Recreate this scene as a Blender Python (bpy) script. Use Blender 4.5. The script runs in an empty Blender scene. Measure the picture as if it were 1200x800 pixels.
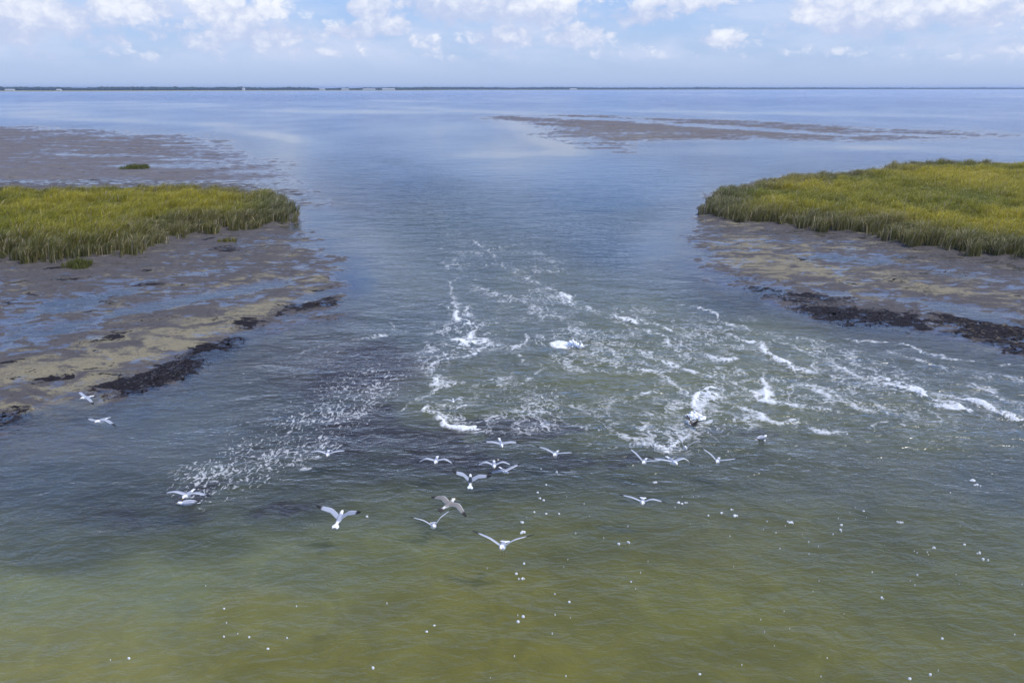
import bpy, math, random
import numpy as np

random.seed(7)
RNG = np.random.default_rng(11)
S = bpy.context.scene
COL = S.collection
H, F = 11.0, 900.0                       # camera height (m); focal length in photo pixels (1200 wide)
PITCH = math.atan(296.6 / F)
CP, SP = math.cos(PITCH), math.sin(PITCH)

# ------------------------------------------------------------------ helpers
def ground(px, py, z=0.0):
    """photo pixel -> the place in the landscape at height z"""
    a = (px - 600.0) / F; b = -(py - 400.0) / F
    d = (a, CP + b * SP, -SP + b * CP)
    t = (z - H) / d[2]
    return d[0] * t, d[1] * t

def plan(X, Y):
    """ground coordinates -> survey coordinates in which the shorelines were traced"""
    zc = Y * CP + H * SP
    return 600 + F * X / zc, 400 - F * (Y * SP - H * CP) / zc

def poly(pts):
    return np.array([ground(*p) for p in pts])

def hash2(ix, iy, seed):
    h = (ix.astype(np.int64) * 374761393 + iy.astype(np.int64) * 668265263 + seed * 974634777) & 0xffffffff
    h = ((h ^ (h >> 13)) * 1274126177) & 0xffffffff
    h = h ^ (h >> 16)
    return (h & 0xffff).astype(np.float32) / 32767.5 - 1.0

def vnoise(x, y, seed=0):
    ix = np.floor(x); iy = np.floor(y)
    fx = (x - ix).astype(np.float32); fy = (y - iy).astype(np.float32)
    fx = fx * fx * fx * (fx * (fx * 6 - 15) + 10); fy = fy * fy * fy * (fy * (fy * 6 - 15) + 10)
    a = hash2(ix, iy, seed); b = hash2(ix + 1, iy, seed); c = hash2(ix, iy + 1, seed); d = hash2(ix + 1, iy + 1, seed)
    return (a * (1 - fx) + b * fx) * (1 - fy) + (c * (1 - fx) + d * fx) * fy

def fbm(x, y, octv=4, seed=0, gain=.5, lac=2.03):
    r = 0; a = 1; t = 0
    for i in range(octv):
        r = r + a * vnoise(x, y, seed + i * 17); t += a; a *= gain
        x = x * lac * .8 - y * lac * .6 + 3.1; y = x * .6 * .75 + y * lac * .9 + 1.7
    return r / t

def sstep(a, b, x):
    t = np.clip((x - a) / (b - a), 0, 1); return t * t * (3 - 2 * t)

def seg_dist(X, Y, a, b):
    dx, dy = b[0] - a[0], b[1] - a[1]
    l2 = dx * dx + dy * dy + 1e-9
    t = np.clip(((X - a[0]) * dx + (Y - a[1]) * dy) / l2, 0, 1)
    return np.hypot(X - a[0] - t * dx, Y - a[1] - t * dy)

def sdf(X, Y, P):
    """signed distance in metres, positive inside"""
    d = np.full(X.shape, 1e9); ins = np.zeros(X.shape, bool)
    n = len(P)
    for i in range(n):
        a, b = P[i], P[(i + 1) % n]
        d = np.minimum(d, seg_dist(X, Y, a, b))
        c = ((a[1] > Y) != (b[1] > Y))
        xi = (b[0] - a[0]) * (Y - a[1]) / (b[1] - a[1] + 1e-12) + a[0]
        ins ^= c & (X < xi)
    return np.where(ins, d, -d)

def stamp(U, V, lst):
    """sum of soft elliptical patches (u, v, ru, rv, tilt degrees, value)"""
    r = np.zeros(U.shape, np.float32)
    for (u, v, ru, rv, ang, val) in lst:
        ca, sa = math.cos(math.radians(ang)), math.sin(math.radians(ang))
        du, dv = U - u, V - v
        a = (du * ca + dv * sa) / ru; b = (-du * sa + dv * ca) / rv
        r += val * np.exp(-np.minimum((a * a + b * b) ** 1.5, 50))
    return r

def line_mask(X, Y, lst):
    r = np.zeros(X.shape, np.float32)
    for pts, w, val in lst:
        P = poly(pts)
        d = np.full(X.shape, 1e9)
        for a, b in zip(P[:-1], P[1:]):
            d = np.minimum(d, seg_dist(X, Y, a, b))
        r = np.maximum(r, val * np.exp(-(d / (w * .50)) ** 1.4))
    return r

def set_props(o, label=None, cat=None, group=None, kind=None):
    for k, v in (('label', label), ('category', cat), ('group', group), ('kind', kind)):
        if v: o[k] = v
    return o

def mesh_np(name, verts, faces, mat, parent=None, smooth=False, attrs=None):
    """verts (n,3); faces: one array (m,k) or a list of them"""
    me = bpy.data.meshes.new(name)
    if not isinstance(faces, list): faces = [faces]
    verts = np.asarray(verts, np.float32)
    me.vertices.add(len(verts)); me.vertices.foreach_set('co', verts.ravel())
    idx = np.concatenate([f.ravel() for f in faces]).astype(np.int32)
    tot = np.concatenate([np.full(len(f), f.shape[1]) for f in faces]).astype(np.int32)
    st = np.concatenate([[0], np.cumsum(tot)[:-1]]).astype(np.int32)
    me.loops.add(len(idx)); me.loops.foreach_set('vertex_index', idx)
    me.polygons.add(len(tot)); me.polygons.foreach_set('loop_start', st)
    me.update(calc_edges=True)
    me.polygons.foreach_set('use_smooth', np.full(len(tot), smooth))
    for k, v in (attrs or {}).items():
        v = np.asarray(v, np.float32)
        if v.ndim == 1:
            a = me.attributes.new(k, 'FLOAT', 'POINT'); a.data.foreach_set('value', v)
        elif v.shape[1] == 3:
            a = me.attributes.new(k, 'FLOAT_VECTOR', 'POINT'); a.data.foreach_set('vector', v.ravel())
        else:
            a = me.attributes.new(k, 'FLOAT_COLOR', 'POINT'); a.data.foreach_set('color', v.ravel())
    me.validate(); me.materials.append(mat)
    o = bpy.data.objects.new(name, me); COL.objects.link(o)
    if parent: o.parent = parent
    return o

def rgba(c): return np.concatenate([c, np.ones((len(c), 1))], 1)

class NT:
    """small node-tree writer"""
    def __init__(self, tree): self.t = tree; self.n = tree.nodes; self.l = tree.links
    def add(self, kind, props=None, **ins):
        nd = self.n.new(kind)
        for k, v in (props or {}).items(): setattr(nd, k, v)
        for k, v in ins.items(): self.put(nd, k, v)
        return nd
    def put(self, nd, key, v):
        s = nd.inputs[int(key[1:])] if key[0] == 'i' and key[1:].isdigit() else nd.inputs[key.replace('_', ' ')]
        if isinstance(v, bpy.types.NodeSocket): self.l.new(v, s)
        elif isinstance(v, bpy.types.Node): self.l.new(v.outputs[0], s)
        else: s.default_value = v
    def math(self, op, a, b=0.0, c=None, clamp=False):
        nd = self.add('ShaderNodeMath', {'operation': op, 'use_clamp': clamp}, i0=a, i1=b)
        if c is not None: self.put(nd, 'i2', c)
        return nd.outputs[0]
    def vmath(self, op, a, b=(0, 0, 0), out=0):
        return self.add('ShaderNodeVectorMath', {'operation': op}, i0=a, i1=b).outputs[out]
    def ramp(self, v, a, b, lo=0.0, hi=1.0, smooth=True):
        nd = self.add('ShaderNodeMapRange', {'interpolation_type': 'SMOOTHSTEP' if smooth else 'LINEAR', 'clamp': True} if smooth else {'clamp': True})
        for k, x in zip(('i0', 'i1', 'i2', 'i3', 'i4'), (v, a, b, lo, hi)): self.put(nd, k, x)
        return nd.outputs[0]
    def mix(self, f, a, b, blend='MIX'):
        nd = self.n.new('ShaderNodeMix'); nd.data_type = 'RGBA'; nd.blend_type = blend
        self.put(nd, 'i0', f); self.put(nd, 'i6', a); self.put(nd, 'i7', b)
        return nd.outputs[2]
    def noise(self, vec, scale, detail=3, rough=.5, dist=0.0, dim='3D'):
        nd = self.add('ShaderNodeTexNoise', {'noise_dimensions': dim}, Vector=vec, Scale=scale, Detail=detail, Roughness=rough, Distortion=dist)
        return nd.outputs[0]
    def attr(self, name, out='Fac'):
        nd = self.n.new('ShaderNodeAttribute'); nd.attribute_name = name
        return nd.outputs[out]

def new_mat(name):
    m = bpy.data.materials.new(name); m.use_nodes = True
    m.node_tree.nodes.clear()
    nt = NT(m.node_tree); out = nt.n.new('ShaderNodeOutputMaterial')
    return m, nt, out

def simple_mat(name, col, rough=.6, var=.15, scale=30, spec=.3):
    m, nt, out = new_mat(name)
    tc = nt.n.new('ShaderNodeTexCoord').outputs['Object']
    f = nt.noise(tc, scale, 3)
    c = nt.mix(f, tuple(x * (1 - var) for x in col) + (1,), tuple(min(1, x * (1 + var)) for x in col) + (1,))
    b = nt.add('ShaderNodeBsdfPrincipled', Base_Color=c, Roughness=rough)
    b.inputs['Specular IOR Level'].default_value = spec
    nt.l.new(b.outputs[0], out.inputs[0])
    return m

# ------------------------------------------------------------------ traced outlines (survey coordinates)
LEFT_MUD = poly([(352, 255), (372, 268), (385, 290), (400, 312), (415, 330), (412, 350), (398, 366), (362, 381), (312, 396),
                 (282, 407), (238, 430), (205, 449), (165, 457), (122, 466), (62, 478), (0, 497), (-160, 545), (-420, 600),
                 (-700, 420), (-420, 215), (100, 214), (300, 216), (338, 232)])
RIGHT_MUD = poly([(818, 243), (806, 256), (806, 272), (814, 292), (826, 312), (842, 330), (890, 347), (930, 363), (975, 377),
                  (1030, 389), (1090, 393), (1140, 405), (1200, 415), (1380, 450), (1700, 470), (1700, 196), (1060, 190), (1030, 197),
                  (940, 204), (880, 212), (838, 226)])
FLAT_LEFT = poly([(-500, 150), (-100, 151), (40, 147), (100, 150), (180, 156), (215, 155), (250, 163), (290, 176), (318, 188),
                  (322, 205), (330, 222), (330, 236), (-500, 238)])
FLAT_RIGHT = poly([(565, 136.5), (640, 135), (700, 134), (760, 138), (850, 140), (930, 144), (1020, 148), (1120, 153), (1215, 160),
                   (1120, 166), (1010, 167), (930, 165.5), (860, 165), (800, 167), (765, 171), (735, 179), (700, 175), (655, 168),
                   (632, 160), (645, 154), (605, 147)])
GRASS_LEFT = poly([(-230, 332), (-100, 318), (0, 304), (55, 309), (110, 308), (160, 297), (195, 284), (222, 275), (262, 273), (305, 267),
                   (340, 262), (347, 254), (338, 243), (315, 237), (262, 233), (190, 231), (0, 231.5), (-230, 233)])
GRASS_RIGHT = poly([(822, 252), (850, 261), (900, 267), (960, 271), (1015, 276), (1042, 282), (1058, 290), (1098, 297), (1150, 301),
                    (1200, 307), (1320, 318), (1480, 325), (1480, 199), (1200, 199.5), (1065, 200), (1042, 203), (1034, 209), (985, 211.5),
                    (925, 217), (875, 225), (842, 233), (824, 243)])

DARK_BEDS = [(205, 436, 60, 8, -24, 1.1), (245, 414, 42, 7, -14, 1.2), (150, 452, 45, 6, -14, 1.0), (215, 440, 16, 5, 0, .7),
             (70, 466, 60, 3.5, -14, .6), (-15, 495, 45, 7, -12, 1.2), (295, 380, 30, 4.5, -8, .7), (372, 357, 32, 4, -6, .9),
             (345, 365, 26, 4, -14, .8), (380, 352, 20, 4, -5, .6), (272, 400, 18, 4, -20, .9), (50, 448, 60, 2.5, -8, .5), (270, 292, 22, 3, 0, .5),
             (380, 340, 26, 4, 0, .35), (155, 335, 40, 2, -3, .35),
             (935, 349, 60, 4.5, 6, 1.1), (1010, 374, 62, 8, 6, 1.3), (960, 366, 40, 4.5, 10, .8), (1045, 380, 40, 7, 8, .9),
             (1160, 392, 62, 9, 12, 1.2), (1230, 400, 60, 12, 12, 1.1), (1110, 374, 70, 3, 10, .5), (890, 340, 30, 2.5, 8, .6), (870, 329, 30, 2, 0, .4)]
TAN = [(60, 470, 120, 20, -10, 1.1), (140, 420, 90, 20, -14, 1.1), (230, 390, 90, 14, -12, 1.0), (310, 362, 60, 12, -16, .9), (30, 440, 90, 16, -8, .8),
       (365, 326, 22, 5, 0, .9), (150, 395, 60, 8, -10, .7), (345, 295, 40, 14, 10, .4), (280, 330, 60, 6, -10, .5),
       (880, 295, 60, 24, 4, .9), (930, 318, 70, 12, 5, .9), (1050, 330, 90, 16, 6, .7), (860, 262, 50, 8, 2, .5), (1150, 350, 90, 12, 6, .6),
       (1000, 290, 90, 10, 3, .35), (720, 162, 90, 14, 4, .42), (900, 158, 200, 14, 2, .34)]
PUDDLE = [(90, 355, 70, 10, -16, 1.0), (40, 390, 80, 10, -12, 1.0), (180, 360, 60, 6, -10, .9), (260, 345, 60, 4, -8, .9), (330, 330, 40, 5, -10, .6),
          (60, 425, 50, 5, -10, .45), (385, 345, 36, 7, -10, .8), (250, 318, 60, 3, -4, .5), (210, 300, 60, 3, -6, .25),
          (1130, 362, 90, 7, 8, .9), (1000, 345, 60, 3, 5, .6), (960, 300, 60, 2.5, 5, .6), (830, 285, 14, 10, 0, .5), (1060, 312, 60, 3, 4, .4),
          (900, 283, 50, 2, 2, .5), (1180, 378, 60, 4, 10, .8)]

def height(X, Y, U, V):
    """height of mud and seabed above the water level, and the masks that go with it"""
    n1 = fbm(X * .09, Y * .12, 4, 3); n2 = fbm(X * .55 + n1, Y * .8 + n1, 4, 21); n3 = fbm(X * 2.3, Y * 2.9, 3, 40)
    wob = 1.6 * fbm(X * .35, Y * .35, 4, 77) + .35 * n3
    d = np.maximum(sdf(X, Y, LEFT_MUD), sdf(X, Y, RIGHT_MUD)) + wob
    shore = np.where(d > 0, .062 * (1 - np.exp(-d / 2.0)), np.maximum(d * .085, -1.6))
    rough = .045 * n1 + .075 * n2 + .032 * n3
    shore = shore + rough * sstep(-6, 1, d)
    shore += -.11 * stamp(U, V, PUDDLE) * sstep(0, 3, d) + .03 * stamp(U, V, TAN) * sstep(0, 2, d)
    dark = stamp(U, V, [(a, b, c * 1.1, e * 1.5, g, w * (1.02 if a < 420 else .88)) for a, b, c, e, g, w in DARK_BEDS])
    dkr = dark + .75 * fbm(X * .55, Y * .7, 5, 91, .62)
    dk = sstep(.42, .72, dark + .75 * fbm(X * .8, Y * .8, 5, 91, .65) + .30 * n3 - .08)
    shore += dk * (.012 + .02 * n3) * sstep(-4, 0, d)
    df = np.maximum(sdf(X, Y, FLAT_LEFT), sdf(X, Y, FLAT_RIGHT)) + 9 * fbm(X * .03, Y * .03, 3, 5)
    fine = .030 * fbm(X * .16, Y * .34, 4, 8) + .018 * fbm(X * .9, Y * 1.0, 3, 9)
    flat = np.where(df > 0, .040 * (1 - np.exp(-df / 18)), np.maximum(df * .014, -1.6)) + fine * sstep(-40, 4, df)
    flat -= .05 * stamp(U, V, [(860, 150, 130, 2.2, 3.5, 1), (690, 139, 90, 1.6, 2, 1), (1060, 158, 80, 1.2, 2, .7), (60, 180, 50, 3, 2, .5), (200, 195, 90, 2.5, 0, .5)])
    z = np.maximum(shore, flat)
    dg = np.maximum(sdf(X, Y, GRASS_LEFT), sdf(X, Y, GRASS_RIGHT)) + .5 * wob
    z = np.maximum(z, np.where(dg > -1.2, -.1 + .34 * sstep(-1.0, .4, dg) + .05 * n2, -9))
    z = np.minimum(z, .5)
    far = sstep(900, 2500, Y)
    z = z * (1 - far) - 1.6 * far
    return z, d, dg, dk, dkr

# ------------------------------------------------------------------ the ground sheet and the water share one survey grid
def survey_grid():
    v = np.concatenate([np.arange(960, 300, -1.7), np.arange(300, 130, -1.15), np.arange(130, 104.6, -.55), [104.4]])
    Yr = np.array([ground(600, q)[1] for q in v]); Yr[-1] = 12600
    t = np.concatenate([np.linspace(-2.2, -.82, 46), np.arange(-.80, .80, 1.45 / F), np.linspace(.82, 2.2, 46)])
    Yg, Tg = np.meshgrid(Yr, t, indexing='ij')
    X = Tg * (Yg + 3.0)
    nr, nc = X.shape
    i = np.arange(nr * nc).reshape(nr, nc)
    fc = np.stack([i[:-1, :-1], i[:-1, 1:], i[1:, 1:], i[1:, :-1]], -1).reshape(-1, 4)
    return X.ravel(), Yg.ravel(), fc
GX, GY, GF = survey_grid()
GU, GV = plan(GX, GY)
TZ, TD, TG, TDK, TDR = height(GX, GY, GU, GV)

# ------------------------------------------------------------------ mud
def mud_material():
    m, nt, out = new_mat('wet_mud')
    P = nt.n.new('ShaderNodeTexCoord').outputs['Object']
    tan, dk, hz = nt.attr('tan'), nt.attr('dark'), nt.attr('level')
    n1 = nt.noise(P, .8, 5, .6); n2 = nt.noise(P, 5, 4, .65); n3 = nt.noise(P, 22, 3, .6)
    mud = nt.mix(n1, (.058, .053, .051, 1), (.122, .109, .102, 1))
    mud = nt.mix(nt.ramp(n2, .52, .68, 0, .55), mud, (.040, .033, .031, 1))
    tanc = nt.mix(n2, (.160, .140, .088, 1), (.290, .250, .160, 1))
    n4 = nt.noise(nt.add('ShaderNodeMapping', Vector=P, Rotation=(0, 0, -.6), Scale=(.5, 1.0, 1)).outputs[0], .9, 6, .68, .8)
    tf = nt.ramp(nt.math('ADD', nt.math('MULTIPLY', tan, .44), nt.math('ADD', nt.math('MULTIPLY', nt.math('SUBTRACT', n4, .5), 3.6), nt.math('MULTIPLY', nt.math('SUBTRACT', n2, .5), 1.2))), .16, .66)
    mud = nt.mix(nt.attr('flat'), mud, nt.mix(1.0, mud, (1.5, 1.5, 1.55, 1), 'MULTIPLY'))
    c = nt.mix(tf, mud, tanc)
    dark = nt.mix(n3, (.004, .0035, .005, 1), (.024, .020, .021, 1))
    dkf = nt.ramp(nt.math('ADD', dk, nt.math('ADD', nt.math('MULTIPLY', nt.math('SUBTRACT', n4, .5), 4.2), nt.math('MULTIPLY', nt.math('SUBTRACT', n2, .5), 1.5))), .55, .80)
    c = nt.mix(dkf, c, dark)
    fl = nt.ramp(nt.math('ADD', nt.math('MULTIPLY', n3, .55), nt.math('MULTIPLY', n2, .5)), .56, .64)
    c = nt.mix(nt.math('MULTIPLY', fl, .6), c, (.035, .028, .026, 1))
    n5 = nt.noise(nt.add('ShaderNodeMapping', Vector=P, Rotation=(0, 0, -.6), Scale=(.55, 1.0, 1)).outputs[0], 1.7, 6, .66, .6)
    film = nt.ramp(nt.math('ADD', nt.math('ADD', hz, nt.math('MULTIPLY', dkf, .03)), nt.math('MULTIPLY', nt.math('SUBTRACT', n5, .5), nt.math('ADD', nt.math('MULTIPLY', nt.attr('flat'), -.45), .52))), nt.math('ADD', nt.math('MULTIPLY', nt.attr('flat'), -.006), .046), nt.math('ADD', nt.math('MULTIPLY', nt.attr('flat'), -.012), .006))
    c = nt.mix(nt.math('MULTIPLY', film, .45), c, nt.mix(1.0, c, (.40, .38, .38, 1), 'MULTIPLY'))
    wet = nt.math('ADD', nt.math('MULTIPLY', film, -.70), .80)
    h = nt.math('ADD', nt.math('MULTIPLY', n2, .6), nt.math('MULTIPLY', n3, .5))
    bp = nt.add('ShaderNodeBump', Strength=nt.math('ADD', nt.math('MULTIPLY', film, -.58), .65), Distance=.15, Height=h)
    b = nt.add('ShaderNodeBsdfPrincipled', Base_Color=c, Roughness=wet, Normal=bp)
    nt.l.new(nt.math('ADD', nt.math('MULTIPLY', film, .40), .10), b.inputs['Specular IOR Level'])
    nt.l.new(b.outputs[0], out.inputs[0])
    return m
tan_mask = np.clip(stamp(GU, GV, TAN), 0, 1.2)
o = mesh_np('mudflat_ground', np.stack([GX, GY, TZ], 1), GF, mud_material(), smooth=True,
            attrs={'flat': np.maximum(sstep(-12, 4, np.maximum(sdf(GX, GY, FLAT_LEFT) - 200 * (sdf(GX, GY, LEFT_MUD) > -3), sdf(GX, GY, FLAT_RIGHT))), 0), 'tan': tan_mask, 'dark': TDR, 'level': TZ})
set_props(o, kind='structure')

# ------------------------------------------------------------------ water
FOAM = [  # traced lines of broken water, width in metres, strength
    ([(523, 284), (527, 305), (526, 325), (532, 348), (540, 366)], .50, .52),
    ([(522, 358), (532, 374), (550, 384), (545, 396), (520, 400), (548, 402), (562, 398)], .35, .8),
    ([(560, 400), (545, 411), (522, 420), (505, 428), (496, 444), (512, 452), (530, 458)], .40, .95),
    ([(505, 440), (500, 456), (486, 470), (478, 480)], .4, .8),
    ([(500, 470), (520, 468), (545, 466)], .25, .8),
    ([(508, 478), (514, 487), (545, 488)], .28, .98), ([(522, 493), (540, 501), (556, 499), (566, 497)], .42, 1.15),
    ([(560, 284), (590, 308), (630, 335), (665, 352), (700, 362)], .8, .50),
    ([(635, 338), (680, 352), (720, 368), (752, 378), (800, 385), (836, 397)], .55, .82),
    ([(700, 362), (745, 384), (800, 405), (850, 420)], .7, .62),
    ([(800, 355), (850, 374), (892, 389), (922, 392)], .30, .80),
    ([(826, 380), (880, 400), (925, 422), (952, 434), (985, 430), (1012, 442)], .6, .88),
    ([(1008, 436), (1050, 449), (1078, 460), (1100, 470), (1126, 480)], .45, 1.08),
    ([(1060, 448), (1078, 462), (1072, 452)], .3, 1.15), ([(1085, 470), (1108, 474), (1126, 479)], .45, 1.2),
    ([(1030, 438), (1090, 455), (1150, 474), (1205, 492)], .45, .90),
    ([(1120, 445), (1170, 462), (1220, 474)], .8, .62), ([(1180, 485), (1230, 498)], .4, 1.0),
    ([(664, 403), (690, 406)], .5, 1.35), ([(985, 394), (1040, 404), (1100, 414), (1150, 424), (1260, 440)], .38, .80),
    ([(1060, 420), (1130, 436), (1200, 450)], .9, .55),
    ([(758, 420), (800, 430), (850, 444), (890, 460), (930, 468), (960, 474)], .55, .85),
    ([(868, 455), (892, 463), (915, 464)], .45, 1.12), ([(900, 440), (905, 462)], .28, .95),
    ([(680, 408), (712, 418), (752, 436), (792, 452), (822, 466)], .5, .72),
    ([(838, 462), (824, 480), (806, 492)], .55, .95), ([(798, 490), (812, 500), (830, 492)], .4, .95),
    ([(790, 500), (800, 514), (798, 528)], .5, .75), ([(740, 505), (770, 512), (800, 520)], .6, .62),
    ([(612, 392), (616, 415), (626, 440), (644, 466)], .55, .55), ([(600, 440), (625, 470)], .8, .42),
    ([(640, 470), (680, 478), (720, 470), (755, 462)], .8, .62), ([(650, 500), (690, 508), (740, 498)], .6, .62),
    ([(860, 480), (900, 486), (960, 494), (1010, 502), (1050, 507)], .6, .62),
    ([(930, 452), (990, 466), (1040, 482), (1075, 492)], .8, .55),
    ([(560, 330), (600, 352), (640, 366), (700, 380)], 1.6, .40),
    ([(450, 452), (425, 478), (408, 505), (392, 520)], .35, .42), ([(408, 524), (375, 530), (352, 538)], .30, .55),
    ([(345, 542), (360, 545), (352, 550)], .2, .5), ([(470, 462), (440, 470), (410, 486)], .4, .6),
    ([(245, 570), (262, 575), (290, 578), (330, 570)], .35, .72), ([(205, 590), (225, 594)], .3, .6),
    ([(470, 388), (440, 396), (400, 402), (355, 412)], .35, .5), ([(420, 345), (465, 375), (470, 392)], .5, .36),
    ([(560, 500), (600, 505), (640, 496)], 1.2, .42),
]
BREAKERS = [(1078, 460, 10, 5, 55, .7), (1105, 474, 22, 5, 8, .7), (1004, 437, 9, 5, 40, .9), (975, 433, 22, 5, -5, .6), (1190, 488, 22, 5, 14, .8), (893, 460, 16, 6, 20, .8), (905, 455, 5, 8, 0, .5), (905, 391, 18, 3, 5, .5), (540, 500, 26, 5, 5, .8), (520, 470, 24, 6, 10, .4), (735, 372, 22, 4, 16, .5), (828, 475, 16, 10, -40, .6), (508, 440, 10, 8, 0, .4), (545, 400, 16, 5, 0, .4), (1150, 470, 30, 4, 16, .5)]
FOAM_AREA = [(760, 420, 130, 55, 20, .36), (960, 440, 170, 40, 18, .34), (1120, 460, 120, 35, 12, .30), (620, 420, 90, 90, 60, .2), (530, 440, 60, 60, 60, .26),
             (640, 330, 90, 40, 25, .18), (740, 500, 140, 30, 5, .28), (830, 490, 60, 30, 0, .2), (480, 250, 40, 40, 0, .1), (1050, 500, 150, 30, 10, .22), (900, 400, 120, 30, 16, .24), (560, 340, 60, 50, 40, .2)]
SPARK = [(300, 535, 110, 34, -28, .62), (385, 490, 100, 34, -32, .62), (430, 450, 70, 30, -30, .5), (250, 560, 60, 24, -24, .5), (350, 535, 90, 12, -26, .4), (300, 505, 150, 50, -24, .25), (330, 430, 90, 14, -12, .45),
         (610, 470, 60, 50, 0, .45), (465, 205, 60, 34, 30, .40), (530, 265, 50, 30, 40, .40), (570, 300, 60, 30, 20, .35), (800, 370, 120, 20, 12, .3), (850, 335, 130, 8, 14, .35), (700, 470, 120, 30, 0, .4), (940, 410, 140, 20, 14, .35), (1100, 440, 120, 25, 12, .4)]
CALM = [(415, 310, 40, 40, 40, .95), (435, 345, 40, 26, 30, .6), (765, 285, 55, 24, -45, 1.0), (800, 300, 30, 40, 0, .7), (335, 200, 38, 42, 70, .9), (310, 158, 70, 6, 8, .8),
        (370, 255, 30, 22, 0, .7), (590, 190, 120, 26, 5, .85), (640, 160, 60, 14, 20, .8), (500, 148, 90, 10, 0, .6), (400, 131, 130, 2.4, .6, 1.0), (560, 130.5, 120, 2.2, 3, .8), (470, 118.5, 60, 1.2, 1, .9),
        (740, 116.8, 24, .8, 0, .9), (110, 119, 60, .9, 1, .7), (215, 122, 40, .9, 0, .7), (60, 134, 100, 4, 0, .6), (900, 175, 260, 6, -1, .6), (1090, 176, 160, 4, 2, .7), (1000, 134, 200, 3, 1, .5), (830, 215, 70, 14, -14, .5),
        (1050, 117, 60, .8, 1, .5), (150, 142, 160, 3, 2, .7), (210, 470, 120, 16, -14, .35), (120, 500, 100, 16, -14, .35), (850, 132, 140, 2, 1, .5)]
RUFF = [(455, 200, 60, 40, 30, .22), (510, 250, 60, 40, 30, .25), (560, 300, 70, 40, 30, .25), (640, 300, 80, 30, 10, .2), (560, 290, 110, 60, 30, .25), (700, 240, 90, 26, 10, .25), (680, 310, 70, 24, 10, .35), (250, 114, 300, 6, 0, .45), (900, 121, 340, 7, 0, .4), (560, 111, 300, 5, 0, .3), (420, 145, 80, 10, 0, .15), (900, 108, 400, 3, 0, .3), (760, 440, 260, 90, 12, .45), (1050, 460, 200, 60, 12, .35),
        (350, 480, 130, 60, -30, .35), (640, 540, 300, 40, 0, .3)]
COLOURS = [  # water body: turbid olive, milky edge, darker clear water; far and channel blues include painted sky reflection (u, v, r, g, b) reflectance
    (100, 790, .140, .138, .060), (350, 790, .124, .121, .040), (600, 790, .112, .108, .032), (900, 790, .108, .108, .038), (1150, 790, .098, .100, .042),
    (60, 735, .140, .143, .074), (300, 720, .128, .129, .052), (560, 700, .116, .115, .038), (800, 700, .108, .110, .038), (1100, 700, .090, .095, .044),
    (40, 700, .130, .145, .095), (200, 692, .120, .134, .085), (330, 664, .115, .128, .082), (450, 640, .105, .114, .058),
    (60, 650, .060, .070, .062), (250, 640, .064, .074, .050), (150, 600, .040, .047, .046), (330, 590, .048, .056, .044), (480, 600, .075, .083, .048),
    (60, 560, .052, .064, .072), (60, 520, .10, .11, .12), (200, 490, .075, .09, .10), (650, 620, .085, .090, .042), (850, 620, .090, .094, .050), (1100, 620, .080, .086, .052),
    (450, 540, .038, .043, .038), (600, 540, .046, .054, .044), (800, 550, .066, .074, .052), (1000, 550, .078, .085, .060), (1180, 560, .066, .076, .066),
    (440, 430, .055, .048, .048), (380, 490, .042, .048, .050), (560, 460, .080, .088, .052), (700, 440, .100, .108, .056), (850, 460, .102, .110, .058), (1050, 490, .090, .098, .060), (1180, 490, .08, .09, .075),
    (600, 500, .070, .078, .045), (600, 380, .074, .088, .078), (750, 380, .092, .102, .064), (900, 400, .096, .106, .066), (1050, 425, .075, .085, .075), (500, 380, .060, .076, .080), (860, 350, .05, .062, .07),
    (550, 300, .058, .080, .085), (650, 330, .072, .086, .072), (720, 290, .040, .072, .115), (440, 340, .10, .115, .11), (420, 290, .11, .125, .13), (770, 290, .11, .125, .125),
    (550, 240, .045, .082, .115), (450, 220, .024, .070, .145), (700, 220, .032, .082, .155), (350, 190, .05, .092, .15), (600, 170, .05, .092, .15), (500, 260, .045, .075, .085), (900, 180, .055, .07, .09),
    (300, 125, .016, .050, .125), (900, 125, .024, .054, .12), (600, 120, .018, .050, .125), (600, 106, .020, .048, .11), (100, 108, .020, .048, .11), (1150, 108, .024, .05, .11)]

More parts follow.
